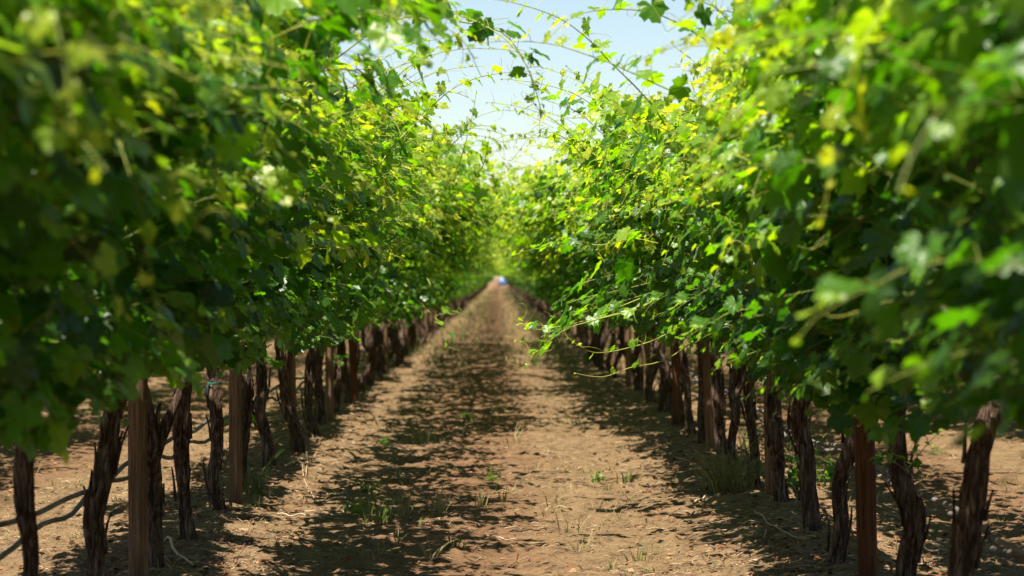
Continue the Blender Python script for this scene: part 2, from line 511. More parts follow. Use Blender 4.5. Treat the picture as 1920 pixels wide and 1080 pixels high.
def trunk_mesh(name, ctrl, r=.05, detail=1.0):
    b = MB()
    H = ctrl[-1][2]
    rf = lambda x: .71 * r * (1.0 + .75 * math.exp(-x * 9) + .12 * math.sin(7 * x + r * 90) + .35 * max(0, x - .75) / .25)
    path = bark_tube(b, ctrl, rf, int(34 * detail) + 6, int(20 * detail) + 6)
    if detail > .7:
        for k in range(9):          # peeling strips of bark
            i0 = int(RNG.integers(3, len(path) - 12)); ln = int(RNG.integers(5, 11)); an = RNG.uniform(0, 6.3)
            seg = path[i0:i0 + ln].copy()
            off = np.array([math.cos(an), math.sin(an), 0]) * r * 1.08
            lift = np.linspace(0, 1, ln)[:, None] ** 2 * np.array([math.cos(an), math.sin(an), 0]) * RNG.uniform(.0, .035)
            b.tube(seg + off + lift, np.linspace(.010, .004, ln), 4, 0, 0, False)
    return b.mesh(name, [M_BARK])

def arm_mesh(name, ctrl, r=.028):
    b = MB()
    bark_tube(b, ctrl, lambda x: r * (1.25 - 1.0 * x), 16, 10, .8)
    return b.mesh(name, [M_BARK])

def random_ctrl(H=1.05, lean=0.0, wob=.075):
    x = RNG.normal(0, .02); y = RNG.normal(0, .03); pts = []
    for h in np.linspace(-.06, H, 6):
        pts.append([x + lean * h, y, h]); x += RNG.normal(0, wob); y += RNG.normal(0, wob)
    ex, ey = pts[-1][0], pts[-1][1]
    for i, p in enumerate(pts):               # keep the head above the foot
        p[0] -= ex * i / 5 * .8; p[1] -= ey * i / 5 * .8
    return [tuple(p) for p in pts]

# shared meshes of the kind
N_FOL = 9
FOL = [[foliage_mesh('foliage', (150, 156, 168)[w], wide=w) for _ in range(n)] for w, n in ((0, 7), (1, 5), (2, 6))]
FOL_FAR = [foliage_mesh('foliage', 100, True, 2) for _ in range(4)]
REACH = [reach_mesh('shoot') for _ in range(36)]
TRUNKS = []
for i in range(10):
    c = random_ctrl()
    TRUNKS.append((trunk_mesh('trunk', c, RNG.uniform(.038, .056), .8), c[-1]))
ARMS = [[(0, 0, -.06), (s * .10, RNG.normal(0, .06), .12), (s * .20, RNG.normal(0, .10), .26), (s * .27, RNG.normal(0, .16), .40)] for s in (1, -1, 1, -1, 1, -1)]
ARM_M = [arm_mesh('arm', c) for c in ARMS]

def sucker_mesh(name, h):
    b = MB()
    for k in range(2):
        p = shoot_path((0, 0, h), RNG.uniform(0, 6.3), RNG.uniform(.2, .9), 1.2, RNG.uniform(.22, .36), step=.045, floor=.05)
        dress(b, p, .4, .062, .0025, True, .2)
    return b.mesh(name, [M_LEAF, M_STEM])

# ------------------------------------------------------------------ the vines, one thing each
ROW = 1.75
def vine(x, y, label, group, ctrl=None, r=.05, detail='near', arms=None, rot=None, sucker=None, n_reach=6, extra=()):
    root = bpy.data.objects.new('grapevine', None); COL.objects.link(root)
    root.empty_display_size = .2
    g = float(ground_h(x, y))
    root.location = (x, y, g - .01)
    tag(root, label, 'grapevine', group)
    flip = bool(RNG.random() < .5)
    if ctrl is not None:
        tm = trunk_mesh('trunk', ctrl, r, 1.25); top = ctrl[-1]
        t = link('trunk', tm, root)
    else:
        tm, top = TRUNKS[int(RNG.integers(0, len(TRUNKS)))]
        a = RNG.uniform(0, 6.28)
        t = link('trunk', tm, root, rotz=a)
        top = (top[0] * math.cos(a) - top[1] * math.sin(a), top[0] * math.sin(a) + top[1] * math.cos(a), top[2])
        t.scale = (RNG.uniform(.85, 1.2),) * 2 + (1,)
    if detail == 'near':
        if arms:
            for c in arms: link('arm', arm_mesh('arm', c, .03), root)
        else:
            k = int(RNG.integers(0, 3)) * 2
            for j in (0, 1): link('arm', ARM_M[k + j], root, loc=top)
    wl = FOL[0 if y < 14 else 1 if y < 25 else 2]
    fm = wl[int(RNG.integers(0, len(wl)))] if detail != 'far' else FOL_FAR[int(RNG.integers(0, 4))]
    f = link('foliage', fm, root, rotz=(math.pi if flip else 0))
    low = x > 0 and 9.5 < y < 19
    f.scale = (RNG.uniform(.93, 1.08) * (.93 if low else 1), 1, RNG.uniform(.97, 1.04) * (.95 if low else 1))
    f.location.z = .11 if x > 0 and y < 9.5 else .04 if low else .10 if x < 0 and 7 < y < 17 else -.10 if y > 45 else .0
    for q in RNG.choice(len(REACH), n_reach, replace=False):
        link('shoot', REACH[int(q)], root, loc=(0, RNG.uniform(-.15, .15), RNG.uniform(-.08, .08)), rotz=(0 if RNG.random() < .5 else math.pi) + RNG.normal(0, .12))
    if sucker:
        link('sucker', sucker_mesh('sucker', sucker), root, loc=(0, -.05, 0))
    for path, yg, bg_, sk in extra:
        link('shoot', reach_mesh('shoot', np.array(path) - np.array([x, y, g - .01]), yg, bg_, sk, .7), root)
    return root

def W3(pts, n):
    """Spline through photograph points (u, v, z)."""
    return smooth_path([at(*p) for p in pts], n)

# photographs of individual trunks: u at knee height, distance, path offsets (x at several heights)
def tc(offs, hs=(-.06, .2, .42, .64, .86, 1.05)):
    return [(o * 1.25 + RNG.normal(0, .01), RNG.normal(0, .03), h) for o, h in zip(offs, hs)]

G_L, G_R = 'grapevines of the left row', 'grapevines of the right row'
extraL = {}
extraR = {}
# hanging young shoots over the aisle on the right, at the focus distance
extraR[15.1] = [
    (W3([(1330, 580, 15.2), (1240, 632, 14.9), (1180, 652, 14.8), (1120, 662, 14.7), (1085, 648, 14.6), (1060, 628, 14.6)], 14), .8, .05, .25),
    (W3([(1300, 640, 15.0), (1245, 676, 14.9), (1180, 690, 14.8), (1130, 707, 14.8), (1080, 700, 14.8)], 13), .75, .055, .3),
    (W3([(1240, 560, 15.3), (1150, 590, 15.2), (1060, 610, 15.1), (1000, 618, 15.1), (962, 600, 15.0)], 15), .55, .10, .05),
    (W3([(1200, 560, 15.3), (1100, 600, 15.2), (1040, 618, 15.1), (1000, 640, 15.1), (970, 640, 15.0)], 13), .55, .085, .1),
    (W3([(1220, 575, 15.1), (1080, 610, 15.0), (1030, 640, 15.0), (1005, 668, 15.0), (980, 690, 15.0)], 13), .6, .08, .1),
]
extraR[16.9] = [
    (W3([(1260, 520, 17), (1160, 545, 16.9), (1090, 560, 16.8), (1050, 580, 16.8), (1035, 610, 16.8)], 16), .25, .14, 0),
    (W3([(1250, 540, 17), (1150, 570, 16.9), (1080, 590, 16.8), (1040, 610, 16.8), (1020, 640, 16.8)], 15), .3, .13, 0),
    (W3([(1240, 500, 17.2), (1130, 520, 17.0), (1070, 545, 17.0), (1060, 590, 17.0)], 15), .2, .13, 0),
]
extraL[20.1] = [
    (W3([(800, 380, 19.5), (850, 330, 19.2), (872, 270, 19.0), (888, 205, 19.0), (893, 172, 19.0)], 12), .8, .075, .35),
    (W3([(820, 300, 19.5), (870, 250, 19), (905, 235, 18.8), (940, 250, 18.6), (945, 300, 18.6)], 13), .8, .07, .4),
    (W3([(840, 380, 19.5), (900, 320, 19), (912, 285, 18.8), (918, 250, 18.8)], 9), .7, .09, .2),
]
extraL[11.7] = [
    (W3([(560, 170, 12.2), (700, 60, 12.0), (820, 22, 11.8), (930, 60, 11.6), (985, 120, 11.5), (1010, 190, 11.5), (1015, 215, 11.5)], 22), .6, .10, .1),
    (W3([(860, 40, 12), (940, 60, 12), (980, 110, 12), (1000, 160, 12), (1000, 195, 12)], 13), .6, .10, .1),
    (W3([(540, 60, 9), (680, 20, 9), (780, 50, 8.8), (840, 95, 8.7)], 13), .35, .13, 0),
    (W3([(560, 120, 11), (700, 40, 10.5), (800, 15, 10.2), (860, 50, 10)], 13), .45, .12, 0),
]
extraL[8.0] = [
    (W3([(430, 120, 8.2), (560, 50, 8.0), (680, 20, 7.9), (760, 60, 7.8), (800, 110, 7.8)], 15), .45, .135, 0),
    (W3([(400, 180, 8.4), (540, 110, 8.2), (640, 100, 8.1), (700, 140, 8.0)], 13), .4, .135, 0),
    (W3([(420, 60, 8.6), (560, 10, 8.4), (650, -10, 8.3), (740, 10, 8.3)], 13), .5, .13, 0),
]
extraL[9.9] = [
    (W3([(520, 100, 10), (640, 40, 9.8), (760, 30, 9.7), (850, 60, 9.6), (890, 110, 9.6)], 17), .5, .12, 0),
    (W3([(500, 180, 10), (620, 130, 9.8), (700, 150, 9.7), (740, 190, 9.7)], 13), .45, .125, 0),
    (W3([(520, 40, 10.2), (660, 0, 10), (780, 0, 9.9), (870, 30, 9.9)], 15), .5, .12, 0),
]
extraL[22.1] = [
    (W3([(800, 520, 22), (830, 575, 21.6), (850, 590, 21.5), (862, 572, 21.5)], 10), .6, .07, .2),
    (W3([(780, 560, 22), (820, 600, 21.6), (848, 632, 21.5), (835, 650, 21.5)], 11), .55, .08, .2),
]
extraR[11.5] = [
    (W3([(1500, 200, 11.5), (1300, 60, 11.2), (1200, 20, 11), (1090, 25, 10.9), (1040, 60, 10.8)], 20), .6, .095, .1),
    (W3([(1500, 120, 11), (1420, 40, 11), (1330, 20, 10.8), (1250, 60, 10.8)], 14), .7, .07, .3),
]
extraR[18.3] = [
    (W3([(1280, 380, 18.2), (1170, 290, 18), (1090, 215, 17.9), (1030, 190, 17.8), (985, 175, 17.8)], 18), .5, .12, 0),
    (W3([(1260, 420, 18.2), (1130, 330, 18), (1060, 260, 17.9), (1005, 250, 17.8), (960, 300, 17.8)], 18), .7, .075, .3),
]
near_left = [
    (4.4, tc((-.06, -.06, -.07, -.07, -.06, -.05)), 'vine whose blurred leaves fill the lower left corner, closest of the left row', {}),
    (6.2, tc((-.06, -.06, -.07, -.07, -.06, -.05)), 'out of focus vine with large dark leaves, second closest of the left row', {}),
    (8.0, tc((-.06, -.06, -.07, -.07, -.06, -.05)), 'blurred dark vine with sunlit top just before the thick reddish trunk at the left edge', {}),
    (9.9, tc((0, .0, .0, .005, .01, .02)), 'vine with the thick straight reddish trunk nearest the left edge', dict(r=.042)),
    (11.7, tc((-.06, -.03, -.01, .01, .05, .10)), 'vine with a leaning dark trunk between the reddish trunk and the splintered post', dict(r=.044)),
    (13.25, tc((.04, .03, .02, .02, -.02, -.08)), 'forked vine behind the splintered post, one arm reaching right in a Y', dict(r=.04, arms=[[(.02, 0, .52), (.09, -.02, .70), (.16, 0, .86), (.25, .05, 1.15)], [(0, 0, 1.1), (-.15, .1, 1.3), (-.3, .2, 1.5)]])),
    (14.7, tc((.03, .015, .0, .005, .02, .02)), 'vine with a flaking dark trunk and flared foot, right of the splintered post', dict(r=.044)),
    (16.5, tc((.03, .01, .0, -.01, -.01, .0)), 'vine with a slim trunk and a green tie, directly left of the pale square-cut post', dict(r=.038)),
    (18.25, tc((-.02, .0, .02, .03, .02, .0)), 'vine mostly hidden behind the pale square-cut post of the left row', dict(r=.036, sucker=.42)),
    (20.1, tc((.03, .0, -.03, -.04, -.05, -.05)), 'thick dark vine just right of the pale post, tall shoot standing against the sky', dict(r=.055)),
    (22.1, tc((.11, .05, -.015, -.04, -.05, -.05)), 'vine with a pale curved foot kicked out to the right', dict(r=.05)),
    (24.3, tc((.06, .02, .0, .02, .05, .06)), 'vine with a hanging bark flap behind the thin left post', dict(r=.046)),
    (26.2, tc((.0, -.02, -.03, -.01, .0, .0)), 'straight dark vine left of the third leaning post of the left row', dict(r=.05)),
    (28.3, tc((.0, .03, .04, .0, -.02, -.02)), 'vine with green suckers halfway up its trunk, behind the third left post', dict(r=.046, sucker=.5)),
    (30.2, tc((.05, .03, .0, -.03, -.03, .02)), 'vine with a grey S-shaped trunk past the third left post', dict(r=.05)),
    (32.0, tc((.0, .0, .02, .03, .02, .0)), 'vine with a pale flaking foot beside the bare sunlit strip, far part of left row', dict(r=.055)),
]
near_right = [
    (4.6, tc((.06, .06, .07, .07, .06, .05)), 'vine whose big blurred leaves fill the lower right corner, closest of the right row', {}),
    (6.4, tc((.06, .06, .07, .07, .06, .05)), 'out of focus vine with pale lit leaves, second closest of the right row', {}),
    (8.2, tc((.06, .06, .07, .07, .06, .05)), 'blurred yellow-green vine just before the curved trunk at the right edge', {}),
    (10.0, tc((-.08, -.05, .01, .02, .05, .10)), 'vine with a thick bowed trunk nearest the right edge', dict(r=.052)),
    (11.5, tc((.02, .03, .02, -.01, -.02, -.02)), 'vine with an upright scaly trunk and a small leafy sucker, right of the orange-edged post', dict(r=.046, sucker=.62)),
    (13.4, tc((-.06, -.03, -.02, .02, .03, .04)), 'vine with a knotted trunk just left of the orange-edged post', dict(r=.046)),
    (15.1, tc((.04, .02, .0, -.02, .0, .02)), 'vine with the S-bent trunk and wide dark foot, long young shoots hanging into the aisle', dict(r=.05)),
    (16.9, tc((.04, .02, .0, .0, .05, .10)), 'vine behind the pale-sided right post, weed at its foot', dict(r=.046, arms=[[(.0, 0, .75), (.08, .03, .9), (.14, .06, 1.1), (.2, .1, 1.3)], [(.06, 0, 1.1), (-.1, .1, 1.35), (-.25, .2, 1.5)]])),
    (18.3, tc((.0, .0, -.01, -.02, -.01, .0)), 'slender straight vine immediately left of the pale-sided right post', dict(r=.038)),
    (19.9, tc((.01, .0, .01, .02, .03, .05)), 'forked vine with a side arm rising right, above the yellow-green grass tuft', dict(r=.042, arms=[[(.01, 0, .55), (.08, .0, .72), (.13, 0, .9), (.17, 0, 1.2)], [(.0, 0, 1.0), (-.12, .1, 1.3), (-.3, .2, 1.5)]])),
    (21.5, tc((.05, .03, .01, .0, .0, .0)), 'thick vine close beside the split-topped right post', dict(r=.05)),
    (23.0, tc((.0, .01, .03, .0, -.01, .0)), 'dark vine leaning toward the aisle left of the split-topped right post', dict(r=.05)),
    (24.8, tc((.06, .03, .0, -.03, -.05, -.06)), 'thin grey vine with a bent waist in the right row', dict(r=.042)),
    (26.5, tc((.03, .02, .0, .0, .0, .0)), 'broad dark vine with a swollen foot beside the far reddish right stake', dict(r=.062)),
    (28.5, tc((.0, .02, .0, -.02, .0, .0)), 'short-looking vine with a bulging foot, just past the far reddish right stake', dict(r=.055)),
]
def y_jit(): return float(RNG.normal(0, .05))
for z, ctrl, lab, kw in near_left:
    o = vine(-ROW, z, lab, G_L, ctrl, extra=extraL.get(z, ()), n_reach=0 if z < 9.5 else 3 if z < 15 else 6, **kw)
    if z == 16.5:
        b = MB(); b.tube([(-.01, 0, .80), (-.01, 0, .807), (-.01, 0, .814)], [.041, .043, .041], 14)
        b.tube([(-.04, -.03, .805), (-.052, -.035, .77), (-.05, -.04, .735)], [.006, .006, .003], 5)
        link('tie', b.mesh('tie', [M_TIE]), o)
for z, ctrl, lab, kw in near_right:
    vine(ROW, z, lab, G_R, ctrl, extra=extraR.get(z, ()), n_reach=0 if z < 9.5 else 3 if z < 15 else 6, **kw)

zl, zr = 32.0, 28.5
YEND = 400.0
def far_label(side, z):
    if z < 60: return f'dark gnarled trunk in the crowded middle stretch of the {side} row beside the aisle'
    return f'small dark vine merging with its neighbours in the far stretch of the {side} row'
stuff_spots = []
for side, x, z in (('left', -ROW, zl), ('right', ROW, zr)):
    n = 0
    while True:
        z += 1.83
        if z > YEND: break
        n += 1
        px = x + float(RNG.normal(0, .05))
        if z < 168:
            vine(px, z + y_jit(), far_label(side, z), G_L if side == 'left' else G_R, detail='mid' if z < 60 else 'far', n_reach=6 if z < 38 else 10 if z < 60 else 9 if z < 100 else 8)
        else:
            stuff_spots.append((px, z))
for side, x in (('left', -3 * ROW), ('right', 3 * ROW)):
    z = 17.0 + (0.8 if side == 'left' else 0)
    while z < YEND:
        if z < 82:
            vine(x + float(RNG.normal(0, .05)), z + y_jit(), f'vine of the next row beyond the {side} row, glimpsed between its trunks', f'grapevines of the next row on the {side}', detail='mid' if z < 50 else 'far', n_reach=2)
        else:
            stuff_spots.append((x, z))
        z += 1.83
for x in (-5 * ROW, 5 * ROW):
    z = 30.0
    while z < YEND:
        stuff_spots.append((x, z)); z += 1.83

def distant():
    """The rest of the rows, far off: one mass of leaves on trunks."""
    b = MB()
    for x, z in stuff_spots:
        g = float(ground_h(x, z)); main = abs(x) < 2
        n = 300 if main else 120
        sd = np.where(RNG.random(n) < .5, 1, -1)
        h = np.clip(RNG.beta(2.2, 1.5, n) * 1.7 + .85, 0, 2.6)
        w = np.interp(h, [.8, 1.2, 1.9, 2.3, 2.6], [.45, .85, 1.1, 1.15, .9])
        lx = sd * w * (1 - .7 * RNG.random(n) ** 2)
        if main:                                  # a few shoots over the aisle
            k = RNG.random(n) < .30; lx[k] = sd[k] * RNG.uniform(1.0, 2.0, k.sum()); h[k] = RNG.uniform(1.7, 2.75, k.sum())
        P = np.stack([x + lx, z + RNG.uniform(-1, 1, n), g + h], -1)
        out = np.stack([np.sign(lx) * .6, np.zeros(n), np.full(n, .75)], -1)
        put_leaves(b, P, out + RNG.normal(0, .45, (n, 3)), np.stack([sd * .4, RNG.normal(0, .5, n), np.full(n, -.7)], -1),
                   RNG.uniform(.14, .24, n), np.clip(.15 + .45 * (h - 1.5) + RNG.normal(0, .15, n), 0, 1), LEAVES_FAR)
        b.tube([(x, z, g - .05), (x + RNG.normal(0, .05), z, g + .5), (x, z, g + 1.3)], [.08, .05, .05], 6, 2)
    tag(link('distant_vines', b.mesh('distant_vines', [M_LEAF, M_STEM, M_BARK])), kind='stuff')
distant()

# ------------------------------------------------------------------ stakes of the trellis
def post_mesh(H, r, splinter=False, mat=M_POST, square=False):
    b = MB(); rings, sides = 26, 18
    th = np.linspace(0, 2 * np.pi, sides, endpoint=False)
    hh = np.linspace(-.25, H, rings)
    pts = np.stack([.006 * np.sin(hh * 3 + r * 50), .004 * np.cos(hh * 4), hh], -1)
    pr = np.ones((rings, sides)) + RNG.normal(0, .012, (1, sides)) + .04 * np.sin(2 * th)[None, :]
    if square: pr = pr * (1 / np.maximum(np.abs(np.cos(th)), np.abs(np.sin(th))))[None, :] ** .7 * .9
    crack = np.argmin(np.abs(th - 4.3))
    pr[:, crack] -= .28 * np.clip(np.sin(hh * 2.1 + 1), 0, 1)
    b.tube(pts, r, sides, 0, 0, True, pr)
    me_v = b.V[0]
    if splinter:
        top = np.arange((rings - 1) * sides, rings * sides)
        me_v[top, 2] += RNG.uniform(-.10, .02, sides)
        me_v[top[3:6], 2] += .10
        me_v[-1, 2] -= .08
    return b.mesh('post', [mat])

def stake(x, y, H, r, label, group, lean=(0, 0), cross=True, **kw):
    root = bpy.data.objects.new('trellis_stake', None); COL.objects.link(root); root.empty_display_size = .2
    root.location = (x, y, float(ground_h(x, y))); root.rotation_euler = (lean[1], lean[0], 0)
    tag(root, label, 'stake', group)
    link('post', post_mesh(H, r, **kw), root)
    if cross:                                   # gable arms that carry the wires
        for s in (1, -1):
            b = MB(); b.tube([(s * .03, .05, 1.45), (s * .45, .05, 1.78), (s * .92, .05, 2.12)], .014, 6, 0, 0, True)
            link('cross_arm', b.mesh('cross_arm', [M_REDPOST]), root)
    return root
GS = 'wooden stakes along the vine rows'
stake(-1.70, 12.55, 1.03, .046, 'short pale brown stake with a splintered top, among the nearest left trunks', GS, (.01, 0), False, splinter=True)
stake(-1.70, 17.2, 2.1, .047, 'tall pale square-cut stake standing clear at the edge of the left row', GS, (.012, 0), square=True)
stake(-1.72, 22.2, 2.1, .036, 'thin grey-brown stake between two thick trunks in the left row', GS, (0, 0))
stake(-1.71, 26.9, 2.1, .042, 'dark upright stake with dry grass at its foot, third past the splintered one', GS, (.01, 0))
stake(-1.69, 31.2, 2.1, .042, 'leaning reddish stake beside a pale flaking trunk in the left row', GS, (-.03, 0), mat=M_REDPOST)
stake(1.73, 12.5, 2.1, .048, 'red-brown cracked stake with a sunlit orange edge, nearest of the right row', GS, (-.012, 0), mat=M_REDPOST)
stake(1.76, 17.25, 2.1, .040, 'pale-sided stake in front of a flaking trunk in the right row', GS, (0, 0))
stake(1.74, 21.9, 2.1, .042, 'split-topped brown stake squeezed beside a thick right trunk', GS, (-.02, 0))
stake(1.75, 26.4, 2.1, .036, 'far thin reddish stake next to the broad swollen right trunk', GS, (.01, 0), mat=M_REDPOST)
proto = {}
for side, x, z0 in (('left', -1.71, 35.8), ('right', 1.74, 31.2)):
    src = stake(x, z0, 2.1, .042, f'stake lost among the distant trunks of the {side} row', GS)
    kids = list(src.children)
    z = z0 + 4.6
    while z < 120:
        c = src.copy(); COL.objects.link(c); c.location = (x, z, float(ground_h(x, z)))
        for ch in kids:
            d = ch.copy(); COL.objects.link(d); d.parent = c
        z += 4.6
    x2 = x * 3
    for z in (20.0, 24.6, 29.2, 33.8, 38.4, 43.0):
        c = src.copy(); COL.objects.link(c); c.location = (x2, z, float(ground_h(x2, z)))
        c['label'] = f'stake of the next row, glimpsed past the {side} row trunks'
        for ch in kids:
            d = ch.copy(); COL.objects.link(d); d.parent = c

# ------------------------------------------------------------------ drip hoses tied along the trunks
def hose(x, h, r, sag, label, ph):
    ys = np.arange(5.0, 130, .3)
    z = h + sag * np.sin(ys * 3.43 + ph) * .5 + .02 * np.sin(ys * .9 + ph)
    xx = x + .02 * np.sin(ys * 1.7 + ph)
    b = MB(); b.tube(np.stack([xx, ys, z], -1), r, 8, 0, 0, True)
    tag(link('drip_hose', b.mesh('drip_hose', [M_HOSE])), label, 'hose', 'drip hoses along the rows')
hose(-1.83, .575, .0115, .02, 'upper dusty drip hose strung behind the left trunks', 0.3)
hose(-1.90, .475, .0115, .05, 'lower sagging drip hose strung behind the left trunks', 1.7)
hose(1.84, .56, .012, .02, 'upper pale dusty drip hose strung behind the right trunks', 2.2)
hose(1.91, .49, .012, .05, 'lower drip hose hanging behind the right trunks', 0.9)

# ------------------------------------------------------------------ grass, weeds, litter
def blades(b, cx, cy, n, h, spread, age, lean=.5, w=.004):
    for _ in range(n):
        a = RNG.uniform(0, 6.28); d = RNG.uniform(0, spread)
        x, y = cx + d * math.cos(a), cy + d * math.sin(a)
        g = float(ground_h(x, y)); H = h * RNG.uniform(.45, 1.1); a2 = a + RNG.normal(0, .8); ln = lean * RNG.uniform(.3, 1.2)
        t = np.linspace(0, 1, 5)
        px = x + math.cos(a2) * ln * H * t ** 1.8; py = y + math.sin(a2) * ln * H * t ** 1.8; pz = g - .01 + H * (t - .25 * ln * t ** 2.5)
        side = np.array([-math.sin(a2 + .6), math.cos(a2 + .6), 0]); ww = w * RNG.uniform(.6, 1.3) * (1 - t ** 2) + .0006
        P = np.stack([px, py, pz], -1)
        v = np.concatenate([P + side * ww[:, None], P - side * ww[:, None]])
        f = [(i, i + 1, i + 6) for i in range(4)] + [(i, i + 6, i + 5) for i in range(4)]
        b.add(v, f, 0, float(np.clip(age + RNG.normal(0, .13), 0, 1)))

def gp(u, v):
    """Ground point under a pixel of the photograph."""
    z = CAM_H * F_PX / (v - VP[1])
    return ((u - VP[0]) / F_PX * z, z)

GT = 'grass tufts on the soil'
for u, v, n, h, sp, age, lean, lab in [
    (1368, 938, 130, .40, .17, .62, 1.0, 'big yellow-green seeding grass tuft leaning out from the right trunks'),
    (1400, 850, 16, .30, .06, .25, .7, 'small upright green grass tuft between two forked right trunks'),
    (712, 985, 34, .26, .12, .45, .5, 'tall green and straw grass clump in the shade left of the path'),
    (758, 972, 26, .20, .06, .85, .6, 'pale straw tuft just right of the tall shaded clump'),
    (822, 962, 26, .24, .06, .9, .7, 'sunlit straw tuft with bent stems left of the path middle'),
    (898, 952, 16, .14, .05, .8, .6, 'little straw tuft at the shade edge in mid path'),
    (942, 945, 12, .12, .04, .2, .5, 'little green sprig with broad blades in mid path'),
    (800, 825, 30, .26, .14, .75, .6, 'wide thin straw clump in the left shade farther up the aisle'),
    (965, 830, 18, .22, .08, .9, .6, 'thin pale straw stems standing in the sunny path'),
    (848, 1025, 18, .14, .07, .25, .5, 'short green tuft in dappled light near the path foreground'),
    (808, 1040, 9, .18, .04, .9, .8, 'few dry straw stems beside the short green foreground tuft'),
    (1065, 1000, 14, .17, .09, .85, .7, 'thin grass stems at the sunny right side of the path'),
    (1085, 1030, 10, .14, .06, .9, .8, 'sparse straw wisp in front of the thin sunny stems'),
    (1200, 1045, 18, .17, .12, .55, .7, 'thin green grass clump in the right shade edge, foreground'),
    (1085, 800, 18, .22, .10, .85, .6, 'dry wisp at the right edge of the sunny strip'),
    (1170, 905, 16, .14, .09, .4, .5, 'low mixed grass patch where the right shade begins'),
    (478, 940, 22, .36, .08, .2, .6, 'long bright green blades behind the pale square-cut stake'),
    (520, 880, 14, .34, .06, .25, .5, 'green blades between the curved-foot trunk and its neighbour'),
    (1745, 1010, 10, .12, .05, .2, .4, 'tiny green sprout at the foot of the scaly right trunk'),
]:
    x, y = gp(u, v); b = MB(); blades(b, x, y, n, h, sp, age, lean)
    tag(link('grass_tuft', b.mesh('grass_tuft', [M_GRASS])), lab, 'grass tuft', GT)

def weed(x, y, n, h, lab, big=.035, spread=.12):
    b = MB()
    for _ in range(n):
        a = RNG.uniform(0, 6.28)
        p = shoot_path((x + RNG.normal(0, spread * .4), y + RNG.normal(0, spread * .4), float(ground_h(x, y)) - .01), a, RNG.uniform(.9, 1.5), .9, h * RNG.uniform(.5, 1.1), step=.03, floor=-1)
        dress(b, p, .28, big, .0025, False, 0, 1, LEAVES_FAR, 3, .7)
    tag(link('weed', b.mesh('weed', [M_LEAF, M_STEM])), lab, 'weed', 'leafy weeds on the soil')
x, y = gp(1480, 930); weed(x + .03, y, 16, .5, 'tall small-leaved weed growing against the right stake and trunk', .045, .2)
x, y = gp(1560, 925); weed(x, y, 8, .36, 'bushy small-leaved weed between the S-bent and knotted right trunks', .045, .12)
for u, v, n, h, lab in [
    (935, 775, 9, .13, 'bright green weed at the shade edge far up the path'),
    (875, 790, 8, .12, 'dark green weed in the shade left of the bright path weed'),
    (690, 930, 14, .07, 'low mossy green weed mat in the left shade'),
    (665, 975, 18, .07, 'larger low green weed mat in the left shade, nearer'),
    (1120, 905, 8, .12, 'small broad-leaved weed on the sunny right side of the path'),
    (722, 838, 8, .12, 'dim green weed in the left shade below the straw clump'),
    (925, 900, 6, .08, 'dark little weed in a shadow tongue mid path'),
    (1030, 690, 12, .16, 'weed beneath the hanging right shoots'),
    (1005, 680, 9, .14, 'faint weed on the path left of the hanging right shoots'),
]:
    x, y = gp(u, v); weed(x, y, n, h, lab, .03, .06)

def spots(n, dens):
    """Random ground points, more near the camera; dens(x) keeps."""
    y = 11 + 60 * RNG.random(n) ** 2.2
    x = RNG.uniform(-4.6, 4.6, n)
    k = RNG.random(n) < dens(np.abs(((x + 1.75) % 3.5) - 1.75))
    return x[k], y[k]

